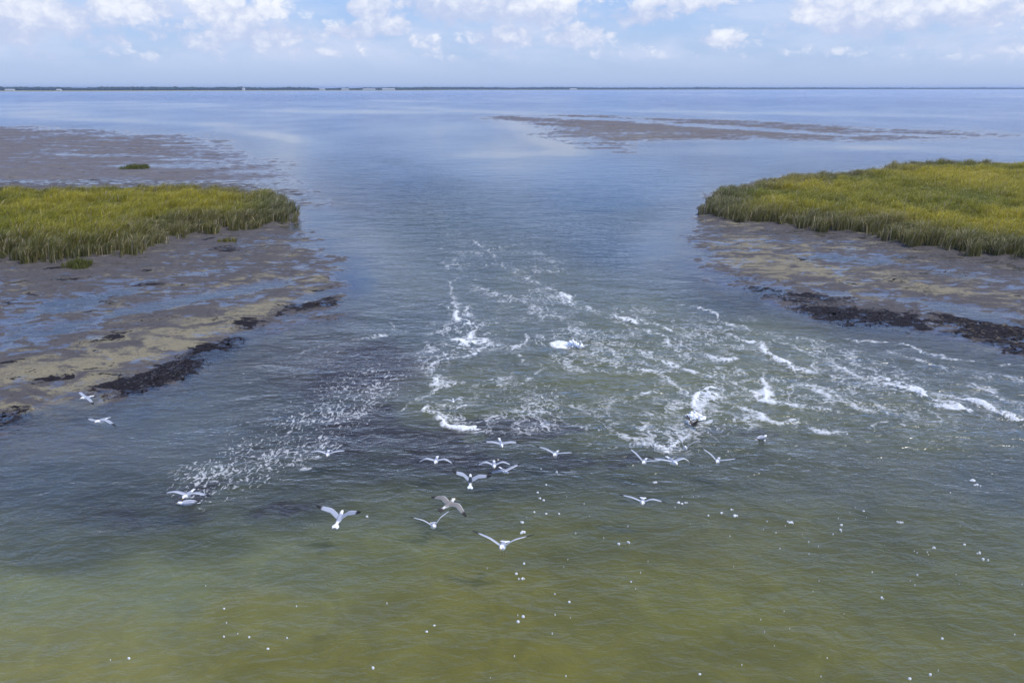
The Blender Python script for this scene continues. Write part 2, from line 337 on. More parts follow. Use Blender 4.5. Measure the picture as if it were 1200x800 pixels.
SHOALS = [(435, 428, 52, 26, -14, 1.0), (380, 450, 40, 16, -20, .6), (420, 500, 70, 26, -18, .7), (500, 520, 110, 26, -4, .62), (300, 598, 130, 12, -6, .42), (160, 588, 110, 14, -10, .38), (620, 500, 90, 16, 4, .62),
          (700, 535, 110, 14, 6, .45), (860, 505, 70, 12, 6, .5), (1010, 504, 40, 6, 4, .45), (560, 545, 120, 14, 0, .45), (250, 560, 120, 24, -24, .3), (330, 350, 20, 6, 0, .3)]
def build_water():
    X, Y, U, V = GX, GY, GU, GV
    n = fbm(X * .25, Y * .3, 3, 61)
    wx = X + 1.0 * fbm(X * .6, Y * .5, 4, 30); wy = Y + 1.6 * fbm(X * .6, Y * .5, 4, 31)
    foam = np.maximum(line_mask(wx, wy, FOAM), 0)
    foam = foam + .72 * stamp(U, V, BREAKERS) * (1 + .8 * fbm(X * 1.2, Y * .9, 3, 36))
    foam = foam * (.78 + .75 * fbm(X * .45, Y * .32, 4, 34))
    veil = np.clip(stamp(U, V, FOAM_AREA) * 2.4 * (1 + 1.1 * fbm(X * .35, Y * .25, 4, 35)) + .45 * foam, 0, 1)
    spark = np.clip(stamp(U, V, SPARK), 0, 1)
    calm_n = .55 * fbm(X * .05, Y * .035, 4, 55)
    ruff = .46 + stamp(U, V, RUFF) - .46 * np.clip(stamp(U, V, CALM) * (1 + calm_n), 0, 1.0)
    ruff = ruff * (1 + .55 * fbm(X * .035, Y * .02, 4, 14)) + .20 * np.clip(fbm(X * .004, Y * .0022, 4, 15) * 3, -1, 1) * sstep(150, 500, Y)
    near = sstep(26, 15, Y)
    ruff *= 1 + .5 * fbm(X * .10, Y * .045, 4, 18) * sstep(40, 90, Y)
    ruff = ruff * (1 - .3 * near); ruff = .03 + .95 * (1 - np.exp(-np.maximum(ruff, 0) * 1.25))
    ruff *= 1 - .75 * sstep(-2.5, .5, TD)
    c = np.zeros((len(X), 3), np.float64); ws = np.zeros(len(X))
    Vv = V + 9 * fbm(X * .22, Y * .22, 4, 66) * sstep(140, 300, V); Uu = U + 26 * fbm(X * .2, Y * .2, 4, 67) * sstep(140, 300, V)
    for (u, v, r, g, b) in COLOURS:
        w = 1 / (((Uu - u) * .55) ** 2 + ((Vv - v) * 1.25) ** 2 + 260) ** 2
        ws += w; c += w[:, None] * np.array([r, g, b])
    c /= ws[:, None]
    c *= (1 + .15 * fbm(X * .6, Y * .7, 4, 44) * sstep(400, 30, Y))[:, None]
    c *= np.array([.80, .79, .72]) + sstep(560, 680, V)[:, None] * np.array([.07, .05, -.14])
    shoal = 1.35 * stamp(U, V, SHOALS) + .62 * fbm(X * .8, Y * .9, 5, 71, .62) + .25 * fbm(X * 2.6, Y * 2.6, 3, 72)
    sh = sstep(.40, .90, shoal)[:, None]
    c = c * (1 - sh * .86) + np.array([.020, .017, .016]) * sh
    c += np.array([.006, .007, .004]) * (np.clip(stamp(U, V, FOAM_AREA), 0, .5) * 2 * (1 + .8 * fbm(X * .9, Y * .9, 4, 47)))[:, None]
    depth = np.clip(-TZ, 0, 3)
    S0 = np.array(ground(585, 245)); rx, ry = X - S0[0], Y - S0[1]
    r = np.hypot(rx, ry); th = np.arctan2(rx, -ry)
    flow = np.stack([th * 30, r * .34, np.zeros_like(r)], 1)
    # waves: trains running with the flow, shorter ones only where the sheet is fine enough to carry them
    z = np.zeros_like(X)
    sp = (Y * Y / (H * F)) * 1.5 + .02
    for k, (lam, ang, amp) in enumerate([(3.1, 20, .035), (2.2, -25, .03), (1.5, 50, .024), (1.05, 5, .018), (.75, -40, .013), (.55, 30, .010), (.4, -10, .007), (3.9, 70, .03)]):
        a = math.radians(ang)
        ph = (X * math.sin(a) + Y * math.cos(a)) * 2 * math.pi / lam + 2.6 * fbm(X / lam * .45, Y / lam * .45, 3, 100 + k)
        q = 1 - np.abs(np.sin(ph * .5)); q = q * q
        env = .5 + .7 * vnoise(X / lam * .3, Y / lam * .3, 130 + k)
        z += amp * (q - .4) * env * sstep(2.2, 5.0, lam / sp)
    z *= np.clip(ruff, .1, 1) * 1.6
    turb = sstep(.35, 1.0, foam)
    z += turb * (.05 + .09 * fbm(X * 2.2, Y * 2.0, 3, 150) + .12 * np.clip(foam - .8, 0, 1)) * sstep(90, 40, Y)
    z *= sstep(0, .45, depth)
    return mesh_np('tidal_water', np.stack([X, Y, z], 1), GF, water_material(), smooth=True,
                   attrs={'chop': np.clip(stamp(U, V, [(455, 195, 60, 34, 30, .5), (510, 240, 60, 36, 30, .6), (570, 290, 80, 40, 30, .6), (680, 300, 90, 26, 8, .4), (650, 240, 90, 26, 10, .3)]) * (1 + .8 * fbm(X * .12, Y * .08, 3, 19)), 0, .8), 'foam': foam, 'veil': veil, 'spark': spark, 'ruffle': ruff, 'depth': depth, 'tint': rgba(c), 'flow': flow})

def water_material():
    m, nt, out = new_mat('tidal_water')
    P = nt.n.new('ShaderNodeTexCoord').outputs['Object']
    flow = nt.attr('flow', 'Vector'); foam, spark, ruf, dep = nt.attr('foam'), nt.attr('spark'), nt.attr('ruffle'), nt.attr('depth')
    tint = nt.attr('tint', 'Color')
    # ripples
    st = nt.add('ShaderNodeMapping', Vector=P, Rotation=(0, 0, .25), Scale=(.55, 1.25, 1)).outputs[0]
    st2 = nt.add('ShaderNodeMapping', Vector=P, Rotation=(0, 0, -.5), Scale=(.7, 1.3, 1)).outputs[0]
    w1 = nt.noise(st, 1.1, 3, .55, .6); w2 = nt.noise(st2, 3.2, 3, .55, .5); w3 = nt.noise(st, 9, 2, .5, .3)
    w0 = nt.noise(st2, .30, 2, .5, .4)
    hh = nt.math('ADD', nt.math('ADD', nt.math('MULTIPLY', w0, 1.0), nt.math('MULTIPLY', w1, .52)), nt.math('ADD', nt.math('MULTIPLY', w2, .24), nt.math('MULTIPLY', w3, .055)))
    yy = nt.add('ShaderNodeSeparateXYZ', Vector=P).outputs[1]
    near = nt.math('MAXIMUM', nt.ramp(yy, 40, 150, 1.0, .60), nt.attr('chop'))
    bp = nt.add('ShaderNodeBump', Strength=nt.math('MULTIPLY', ruf, near, clamp=True), Distance=.85, Height=hh)
    rough = nt.math('ADD', nt.math('MULTIPLY', ruf, nt.ramp(near, .5, 1.0, .24, .13)), .09)
    # water body colour with faint swirls of silt
    sw = nt.noise(P, .9, 5, .6, 1.2)
    body = nt.mix(nt.ramp(sw, .35, .68, 0, .45), tint, nt.mix(1.0, tint, (1.45, 1.40, 1.15, 1), 'MULTIPLY'))
    sil = nt.add('ShaderNodeSubsurfaceScattering', {'falloff': 'BURLEY'}, Color=body, Scale=1.3, Radius=(1, 1, .8), Normal=bp)
    alpha = nt.math('SUBTRACT', 1.0, nt.math('POWER', 2.718, nt.math('MULTIPLY', dep, -6.5)), clamp=True)
    tr = nt.add('ShaderNodeBsdfTransparent', Color=(.93, .96, .93, 1))
    sub = nt.add('ShaderNodeMixShader', Fac=alpha, i1=tr, i2=sil)
    gl = nt.add('ShaderNodeBsdfGlossy', {'distribution': 'GGX'}, Color=(1, 1, 1, 1), Roughness=rough, Normal=bp)
    fr = nt.add('ShaderNodeFresnel', IOR=1.333, Normal=bp)
    wat = nt.add('ShaderNodeMixShader', Fac=fr, i1=sub, i2=gl)
    # foam: torn lace stretched along the current
    wv = nt.add('ShaderNodeTexNoise', Vector=P, Scale=1.6, Detail=3.0).outputs[1]
    fv = nt.vmath('ADD', nt.vmath('MULTIPLY', flow, (1, 1, 1)), nt.vmath('MULTIPLY', wv, (1.0, .55, 0)))
    r1 = nt.math('ABSOLUTE', nt.math('SUBTRACT', nt.noise(fv, 1.3, 4, .55, .3), .5))
    pv = nt.vmath('ADD', P, nt.vmath('MULTIPLY', wv, (.5, .5, 0)))
    r2 = nt.math('ABSOLUTE', nt.math('SUBTRACT', nt.noise(pv, 2.2, 4, .6, .2), .5))
    lace = nt.math('SUBTRACT', 1.0, nt.math('MINIMUM', nt.math('MULTIPLY', r1, 7.0), nt.math('MULTIPLY', r2, 8.0)), clamp=True)     # 1 on the threads
    br = nt.noise(P, 6, 4, .65); lf = nt.noise(P, .7, 3, .6)
    cover = nt.math('ADD', nt.math('ADD', nt.math('MULTIPLY', foam, .92), -.10), nt.math('ADD', nt.math('MULTIPLY', nt.math('SUBTRACT', br, .5), .9), nt.math('MULTIPLY', nt.math('SUBTRACT', lf, .5), .9)))
    ff = nt.ramp(nt.math('ADD', lace, cover), 1.00, 1.42)
    ff = nt.math('MULTIPLY', nt.math('MULTIPLY', ff, nt.ramp(foam, .10, .34)), nt.ramp(foam, .3, 1.0, .55, .95))
    vl = nt.attr('veil')
    r3 = nt.math('ABSOLUTE', nt.math('SUBTRACT', nt.noise(nt.vmath('ADD', fv, (7.3, 2.1, 0)), .95, 4, .6, .6), .5))
    r4 = nt.math('ABSOLUTE', nt.math('SUBTRACT', nt.noise(nt.vmath('ADD', pv, (3.3, 9.1, 0)), .95, 4, .62, .4), .5))
    thread = nt.ramp(nt.math('MINIMUM', r3, nt.math('MULTIPLY', r4, 1.7)), .030, .002)
    patch = nt.ramp(nt.math('ADD', nt.noise(P, .38, 4, .62), nt.math('MULTIPLY', nt.math('SUBTRACT', vl, .5), .26)), .47, .64)
    thread = nt.math('MULTIPLY', nt.math('MULTIPLY', thread, patch), nt.ramp(br, .34, .58))
    ff = nt.math('MAXIMUM', ff, nt.math('MULTIPLY', nt.math('MULTIPLY', thread, nt.ramp(vl, .05, .6)), .58))
    # sun glints and small whitecaps, both painted as white flecks
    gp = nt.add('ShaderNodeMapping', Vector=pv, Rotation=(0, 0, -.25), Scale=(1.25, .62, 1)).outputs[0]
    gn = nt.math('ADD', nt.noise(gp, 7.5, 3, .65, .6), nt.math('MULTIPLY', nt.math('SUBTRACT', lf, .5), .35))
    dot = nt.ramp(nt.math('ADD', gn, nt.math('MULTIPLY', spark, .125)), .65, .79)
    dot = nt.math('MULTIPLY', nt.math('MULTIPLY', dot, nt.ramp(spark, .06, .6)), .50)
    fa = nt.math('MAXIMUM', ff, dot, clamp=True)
    fbp = nt.add('ShaderNodeBump', Strength=.8, Distance=.12, Height=nt.math('ADD', br, lace))
    fo = nt.add('ShaderNodeBsdfDiffuse', Color=(.80, .81, .80, 1), Roughness=.5, Normal=fbp)
    fin = nt.add('ShaderNodeMixShader', Fac=fa, i1=wat, i2=fo)
    nt.l.new(fin.outputs[0], out.inputs[0])
    return m
set_props(build_water(), kind='structure')

# ------------------------------------------------------------------ marsh grass
def grass_material():
    m, nt, out = new_mat('marsh_grass')
    c = nt.attr('blade', 'Color')
    d = nt.add('ShaderNodeBsdfPrincipled', Base_Color=c, Roughness=.55)
    d.inputs['Specular IOR Level'].default_value = .25
    t = nt.add('ShaderNodeBsdfTranslucent', Color=c)
    mx = nt.add('ShaderNodeMixShader', Fac=.42, i1=d, i2=t)
    nt.l.new(mx.outputs[0], out.inputs[0])
    return m
GRASS = grass_material()

def blades(name, pts, hts, cols, rng, width=(.020, .044)):
    n = len(pts)
    base = np.stack([pts[:, 0], pts[:, 1], pts[:, 2]], 1)
    a = rng.uniform(0, 2 * np.pi, n); side = np.stack([np.cos(a), np.sin(a), 0 * a], 1)
    w = rng.uniform(*width, n)[:, None]
    la = rng.normal(.5, .9, n); lean = np.stack([np.cos(la), np.sin(la), 0 * la], 1) * ((.06 + np.abs(rng.normal(.16, .20, n))) * hts)[:, None]
    up = np.array([0, 0, 1.0]) * hts[:, None]
    p1 = base + up * .5 + lean * .28; p2 = base + up * .84 + lean * .85; p3 = base + up * .92 + lean * 1.75
    V = np.stack([base - side * w * .5, base + side * w * .5, p1 - side * w * .55, p1 + side * w * .55, p2 - side * w * .35, p2 + side * w * .35, p3], 1).reshape(-1, 3)
    i = (np.arange(n) * 7)[:, None]
    q = np.concatenate([i + np.array([[0, 1, 3, 2]]), i + np.array([[2, 3, 5, 4]])]); t = i + np.array([[4, 5, 6]])
    C = np.repeat(rgba(cols), 7, axis=0)
    return mesh_np(name, V, [q, t], GRASS, attrs={'blade': C})

def marsh(name, P, dens, label, seed, patches):
    rng = np.random.default_rng(seed)
    lo, hi = P.min(0) - 1, P.max(0) + 1
    n = int((hi[0] - lo[0]) * (hi[1] - lo[1]) * dens)
    xy = rng.uniform(lo, hi, (n, 2)).astype(np.float64)
    # gather part of the stems into clumps
    k = rng.random(n) < .75
    cl = 1.35; cen = (np.floor(xy / cl) + .5 + .35 * np.stack([vnoise(np.floor(xy[:, 0] / cl) * 1.37, np.floor(xy[:, 1] / cl) * 1.91, s) for s in (1, 2)], 1)) * cl
    xy[k] = cen[k] + (xy[k] - cen[k]) * .62
    X, Y = xy[:, 0], xy[:, 1]
    d = sdf(X, Y, P) + 1.9 * fbm(X * .5, Y * .5, 4, seed) + .6 * vnoise(X * 1.6, Y * 1.6, seed + 3) - .2
    u, v = plan(X, Y)
    keep = (d > 0) & (u > -190) & (u < 1390) & (rng.random(n) < np.where((u > -60) & (u < 1260), 1, .35))
    X, Y, d, u, v = X[keep], Y[keep], d[keep], u[keep], v[keep]
    z, *_ = height(X, Y, u, v)
    clump = fbm(X * .22, Y * .22, 3, seed + 9); fine = vnoise(X * 1.1, Y * 1.1, seed + 5)
    hts = (1.25 + .40 * clump + .48 * fine) * rng.uniform(.72, 1.12, len(X)) * (.72 + .28 * sstep(0, 2.0, d))
    yel = np.clip(.50 + .85 * fbm(X * .10, Y * .07, 4, seed + 20) + .35 * fine + stamp(u, v, patches), 0, 1)
    edge = sstep(6.0, .5, d + 1.6 * clump)
    green = np.array([.175, .200, .030]); olive = np.array([.490, .405, .040]); grey = np.array([.14, .135, .060]); straw = np.array([.50, .41, .24])
    c = green + (olive - green) * yel[:, None]
    c = c + (grey - c) * (edge * .75)[:, None]  # edge blades coloured darker and greyer, painting in the bank's shaded front
    s = rng.random(len(X)) < .08 + .16 * edge
    c[s] = straw * rng.uniform(.7, 1.15, (s.sum(), 1))
    c *= rng.uniform(.72, 1.28, (len(X), 1))
    o = blades(name, np.stack([X, Y, z - .03], 1), hts, c, rng)
    return set_props(o, label, 'marsh grass', kind='stuff')

marsh('marsh_grass', GRASS_LEFT, 170, 'yellow green marsh grass covering the rounded bank on the left of the channel', 5,
      [(250, 240, 120, 10, 0, .3), (60, 265, 100, 12, 0, -.1), (330, 250, 30, 14, 0, -.6), (40, 240, 120, 6, 0, .25)])
marsh('marsh_grass', GRASS_RIGHT, 155, 'olive green marsh grass covering the long bank on the right of the channel', 9,
      [(930, 226, 70, 9, 4, .5), (1080, 235, 120, 9, 4, .15), (1180, 215, 60, 9, 0, .25), (1100, 290, 120, 12, 5, -.2), (850, 245, 40, 14, -10, -.5), (1120, 205, 90, 3, 2, -.35), (1000, 208, 60, 4, 0, -.2)])

def islet(name, px, py, rx, ry, n, label, hmul=1.0, tone=0.0):
    rng = np.random.default_rng(int(px))
    cx, cy = ground(px, py)
    a = rng.uniform(0, 2 * np.pi, n); r = np.sqrt(rng.random(n)) * (1 + .25 * np.sin(a * 3 + px))
    X, Y = cx + np.cos(a) * r * rx, cy + np.sin(a) * r * ry
    u, v = plan(X, Y); z, *_ = height(X, Y, u, v)
    hts = rng.uniform(.55, 1.0, n) * hmul * (1.1 - .5 * r)
    c = np.array([.15, .155, .035]) * rng.uniform(.6, 1.3, (n, 1)) + np.array([.05, .02, 0]) * tone
    o = blades(name, np.stack([X, Y, np.maximum(z, -.05) - .02], 1), hts, c, rng)
    return set_props(o, label, 'grass clump')
islet('grass_clump', 160, 197.5, 1.9, 2.2, 900, 'tiny round islet of green grass alone on the far mudflat', .9)
islet('grass_clump', 92, 314, .85, .8, 420, 'small grass clump sprouting on the mud in front of the left bank', .75)
islet('grass_clump', 268, 284, .7, .5, 160, 'low sparse grass clump on mud below the left bank edge', .45, 1)

# ------------------------------------------------------------------ oyster beds: shells nobody could count
SHELL = simple_mat('oyster_shell', (.026, .022, .024), .55, .7, 9, .4)
SHELLT = simple_mat('weedy_shell', (.075, .058, .042), .7, .6, 9, .3)
def oyster_bed(label, box, n, mat, seed, lowz=-.06):
    rng = np.random.default_rng(seed)
    (u0, v0, u1, v1) = box
    A, B = ground(u0, v1), ground(u1, v0)
    xs = [ground(u, v)[0] for u in (u0, u1) for v in (v0, v1)]
    X = rng.uniform(min(xs), max(xs), n * 14); Y = rng.uniform(A[1], B[1], n * 14)
    u, v = plan(X, Y)
    z, d, dg, dk, df = height(X, Y, u, v)
    k = np.where((u > u0) & (u < u1) & (v > v0) & (v < v1) & (dk * (z > lowz) > (rng.random(len(X)) * .95 + .22) * (1 + .9 * (fbm(X * 1.1, Y * 1.1, 3, 12) < -.02))))[0][:n]
    X, Y, z = X[k], Y[k], z[k]; m = len(k); leaf_flat = np.array([1, 1, .6])
    s = rng.uniform(.02, .06, m) * np.exp(rng.normal(0, .35, m)) * (1 + .6 * (rng.random(m) < .12))
    # a shell blade: six-sided bent leaf, tilted any way
    leaf = np.array([[0, -1, 0], [.45, -.5, .10], [.5, .3, .16], [0, 1, .05], [-.5, .3, .16], [-.45, -.5, .10], [0, .1, -.12]])
    a, b, c = rng.uniform(0, 6.28, m), rng.normal(0, .45, m), rng.normal(0, .45, m)
    ca, sa, cb, sb, cc, sc = np.cos(a), np.sin(a), np.cos(b), np.sin(b), np.cos(c), np.sin(c)
    R = np.empty((m, 3, 3))
    R[:, 0] = np.stack([ca * cb, ca * sb * sc - sa * cc, ca * sb * cc + sa * sc], 1)
    R[:, 1] = np.stack([sa * cb, sa * sb * sc + ca * cc, sa * sb * cc - ca * sc], 1)
    R[:, 2] = np.stack([-sb, cb * sc, cb * cc], 1)
    Vv = np.einsum('mij,kj->mki', R, leaf) * s[:, None, None] * leaf_flat + np.stack([X, Y, z + .006], 1)[:, None]
    i = (np.arange(m) * 7)[:, None]
    f = np.concatenate([i + np.array([[6, p, (p + 1) % 6]]) for p in range(6)])
    o = mesh_np('oyster_bed', Vv.reshape(-1, 3), f, mat)
    return set_props(o, label, 'oyster bed', 'dark shell beds along the mud edges', 'stuff')
oyster_bed('long black oyster bed along the lower edge of the left mudflat', (100, 395, 300, 470), 1700, SHELL, 1)
oyster_bed('black oyster bed in the corner where the left mud leaves the photo', (-60, 470, 40, 520), 600, SHELL, 2)
oyster_bed('scattered oyster rubble on the outer point of the left mudflat', (255, 315, 420, 395), 600, SHELLT, 3)
oyster_bed('broad black oyster bed on the middle edge of the right mudflat', (860, 330, 1090, 398), 1900, SHELL, 4)
oyster_bed('brown black oyster bed at the right edge below the grass bank', (1090, 365, 1260, 425), 1600, SHELLT, 5)
o = oyster_bed('small dark shell patches on mud beside the left grass bank', (90, 280, 330, 345), 900, SHELL, 6)

# ------------------------------------------------------------------ floating foam flecks
def flecks():
    rng = np.random.default_rng(4)
    L = [(612, 612, .13), (614, 623, .12), (611, 624, .08), (652, 553, .07), (640, 568, .07), (633, 584, .08), (630, 577, .06), (637, 586, .06), (626, 600, .05), (614, 660, .05),
         (768, 565, .11), (795, 589, .13), (803, 589, .07), (830, 604, .07), (845, 601, .07), (861, 604, .15), (857, 597, .08), (927, 612, .13), (986, 615, .08), (1055, 612, .1), (1012, 599, .06), (1140, 563, .22),
         (1145, 568, .12), (1095, 642, .08), (1152, 655, .10), (1148, 648, .08), (1130, 638, .06), (985, 621, .07), (736, 635, .08), (725, 637, .06), (1033, 700, .07), (892, 512, .12), (896, 516, .1), (430, 605, .06),
         (607, 728, .06), (613, 722, .06), (509, 733, .05), (151, 771, .05), (437, 782, .05), (500, 740, .05), (314, 760, .05), (667, 705, .05), (1104, 748, .05), (820, 790, .05), (1066, 795, .06), (1090, 790, .05), (640, 602, .06), (655, 602, .05), (612, 678, .07), (605, 672, .06)]
    for k in range(90):
        c = [(640, 600, 40, 50), (900, 620, 200, 60), (1080, 640, 110, 70), (760, 680, 200, 60), (980, 745, 180, 50), (620, 720, 60, 60), (300, 740, 250, 50), (720, 590, 120, 40)][rng.choice(8, p=[.1, .2, .24, .14, .1, .08, .06, .08])]
        L.append((rng.normal(c[0], c[2] * .6), rng.normal(c[1], c[3] * .6), abs(rng.normal(0, .011)) + .008))
    Vs, Fs = [], []; base = 0
    for (px, py, r) in L:
        if py < 520 and py != 512 and py != 516: continue
        X, Y = ground(px, py); r *= .46
        lobes = rng.integers(3, 7) if r > .03 else 1
        r *= .62 if lobes > 1 else 1
        for q in range(lobes):
            ox, oy = (rng.normal(0, r * 1.3), rng.normal(0, r * .9)) if q else (0, 0)
            rr = r * (1 if q == 0 else rng.uniform(.25, .8)); n = 8
            ring = [(X + ox + math.cos(t) * rr * 1.25 * s, Y + oy + math.sin(t) * rr * .8 * s, zz) for s, zz in ((1.0, -.03), (.95, .02), (.55, .02 + rr * .30)) for t in [6.283 * (j + rng.uniform(-.25, .25)) / n for j in range(n)]]
            Vs += ring + [(X + ox, Y + oy, .02 + rr * .38)]
            for lv in range(2):
                for j in range(n): Fs.append((base + lv * n + j, base + lv * n + (j + 1) % n, base + (lv + 1) * n + (j + 1) % n, base + (lv + 1) * n + j))
            for j in range(n): Fs.append((base + 2 * n + j, base + 2 * n + (j + 1) % n, base + 3 * n, base + 3 * n))
            base += 3 * n + 1
    F4 = np.array([f for f in Fs if f[2] != f[3]]); F3 = np.array([f[:3] for f in Fs if f[2] == f[3]])
    o = mesh_np('foam_flecks', np.array(Vs), [F4, F3], simple_mat('foam', (.60, .61, .59), .7, .08, 20), smooth=True)
    set_props(o, 'loose white flecks of foam drifting on the olive water', 'foam', kind='stuff')
flecks()

# ------------------------------------------------------------------ gulls
def vcol_mat(name, rough):
    m, nt, out = new_mat(name)
    b = nt.add('ShaderNodeBsdfPrincipled', Base_Color=nt.attr('plumage', 'Color'), Roughness=rough)
    b.inputs['Specular IOR Level'].default_value = .2
    nt.l.new(b.outputs[0], out.inputs[0]); return m
PLUME = vcol_mat('plumage', .75)
BILL = simple_mat('bill', (.55, .36, .06), .4); EYE = simple_mat('eye', (.01, .01, .01), .1); LEG = simple_mat('gull_leg', (.40, .27, .12), .5)
TONE = {'adult': dict(white=(.80, .80, .79), mantle=(.29, .31, .36), tip=(.014, .014, .016), under=(.74, .75, .76), tail=(.70, .70, .70)),
        'juvenile': dict(white=(.68, .65, .60), mantle=(.20, .185, .165), tip=(.022, .02, .018), under=(.42, .39, .34), tail=(.05, .04, .035)),
        'dark': dict(white=(.72, .72, .71), mantle=(.29, .31, .36), back=(.03, .04, .05), tip=(.012, .012, .013), under=(.60, .60, .60), tail=(.62, .68, .70)),
        'dusky': dict(white=(.12, .10, .09), mantle=(.045, .04, .036), tip=(.015, .013, .012), under=(.08, .07, .06), tail=(.05, .045, .04))}

def gull_body(LW, RW, tone, spread=1.0, folded=False, sweep=.30, neck=0.0):
    T = TONE[tone]; V, C, Fq = [], [], []
    def ring(pts, cols):
        b = len(V); V.extend(pts); C.extend(cols); return b
    prof = [(.232, .030, .004, .005), (.224, .031, .014, .015), (.208, .036, .026, .028), (.183, .040, .034, .036), (.155, .036, .035, .037), (.122, .022, .042, .046),
            (.075, .006, .056, .060), (.015, .0, .066, .068), (-.05, .002, .060, .060), (-.115, .008, .044, .042), (-.165, .013, .031, .024), (-.195, .015, .034, .013),
            (-.235, .014, .042 * spread, .008), (-.280, .011, .060 * spread, .005), (-.312, .008, .040 * spread, .003)]
    n = 12; prev = None
    for k, (y, z, rx, rz) in enumerate(prof):
        nz = neck * max(0, y - .09) * 1.2
        pts, cols = [], []
        for j in range(n):
            t = 2 * math.pi * j / n; cx, sz = math.cos(t), math.sin(t)
            yy = y - (.03 * (abs(cx) ** 2) if k == len(prof) - 1 else 0)
            pts.append((rx * cx, yy, z + nz + rz * sz))
            col = T['white']
            if sz > .35 and -.13 < y < .10: col = T.get('back', T['mantle'])
            if y < -.22: col = T['tail']
            cols.append(col)
        b = ring(pts, cols)
        if prev is not None:
            for j in range(n): Fq.append((prev + j, prev + (j + 1) % n, b + (j + 1) % n, b + j))
        else: Fq.append(tuple(b + j for j in range(n)))
        prev = b
    Fq.append(tuple(prev + n - 1 - j for j in range(n)))
    for sgn, (a1, a2) in ((-1, LW), (1, RW)):
        if folded:
            path = [np.array(p) for p in ((.030, .10, .030), (.062, .10, .022), (.070, .03, .028), (.060, -.08, .036), (.038, -.18, .034), (.015, -.27, .032), (.008, -.32, .030))]
            ch = [.05, .07, .085, .085, .06, .035, .008]; vert = True; s = [0, .2, .4, .55, .75, .9, 1]
        else:
            vert = False
            s = [0, .10, .22, .33, .42, .50, .60, .70, .79, .87, .94, 1.0]; L = .60
            path = []; p = np.array([.040, .085, .030]); last = 0
            for q in s:
                w = min(1, max(0, (q - .26) / .30)); w = w * w * (3 - 2 * w)
                a = math.radians(a1 + (a2 - a1) * w); sw = .22 * (1 - w) - sweep * w * (1 + .8 * max(0, q - .7))
                dv = np.array([math.cos(a), sw, math.sin(a)]); dv /= np.linalg.norm(dv)
                p = p + dv * (q - last) * L; last = q; path.append(p.copy())
            ch = [.150, .152, .150, .146, .140, .130, .115, .106, .094, .080, .058, .016]
        prev = None
        for k, (p, c, q) in enumerate(zip(path, ch, s)):
            th = .10 * c * (1 - .6 * q) + .003
            pts, cols = [], []
            for (fx, hz, role) in ((0, 0, 'le'), (.22, .9, 'top'), (.55, .75, 'top'), (.86, .25, 'top'), (1.0, -.1, 'te'), (.60, -.25, 'un'), (.22, -.55, 'un')):
                if vert: pt = (sgn * (p[0] + (hz * th + .008)), p[1], p[2] + (.5 - fx) * c * .9)
                else:
                    scal = (.010 * math.sin(q * 60) if role == 'te' and q > .3 else 0)
                    pt = (sgn * p[0], p[1] - fx * c + scal, p[2] + hz * th - .10 * fx * fx * c)
                pts.append(pt)
                if q > (.77 if role != 'le' else .72): col = T['tip']
                elif role == 'top': col = T['mantle']
                elif role == 'un': col = T['under']
                else: col = T['white']
                if folded and role != 'un' and q < .8: col = T['mantle']
                cols.append(col)
            b = ring(pts, cols)
            if prev is not None:
                for j in range(7): 
                    f = (prev + j, prev + (j + 1) % 7, b + (j + 1) % 7, b + j)
                    Fq.append(f if sgn > 0 else f[::-1])
            prev = b
        Fq.append(tuple(prev + j for j in range(7)))
    return V, Fq, C

def small_mesh(name, V, Fs, mat, parent, smooth=True, col=None):
    me = bpy.data.meshes.new(name); me.from_pydata(V, [], Fs); me.update()
    me.polygons.foreach_set('use_smooth', [smooth] * len(me.polygons))
    if col is not None:
        a = me.attributes.new('plumage', 'FLOAT_COLOR', 'POINT')
        a.data.foreach_set('color', np.array([tuple(c) + (1,) for c in col], np.float32).ravel())
    me.materials.append(mat)
    o = bpy.data.objects.new(name, me); COL.objects.link(o); o.parent = parent
    return o

def blob(c, r, n=8, sy=1.0):
    V = [(c[0], c[1], c[2] + r)]; Fs = []
    for i in (1, 2, 3):
        t = math.pi * i / 4
        V += [(c[0] + r * math.sin(t) * math.cos(6.283 * j / n), c[1] + sy * r * math.sin(t) * math.sin(6.283 * j / n), c[2] + r * math.cos(t)) for j in range(n)]
    V.append((c[0], c[1], c[2] - r))
    for j in range(n):
        Fs.append((0, 1 + j, 1 + (j + 1) % n)); Fs.append((1 + 2 * n + (j + 1) % n, 1 + 2 * n + j, 1 + 3 * n))
        for i in (0, 1): Fs.append((1 + i * n + j, 1 + (i + 1) * n + j, 1 + (i + 1) * n + (j + 1) % n, 1 + i * n + (j + 1) % n))
    return V, Fs

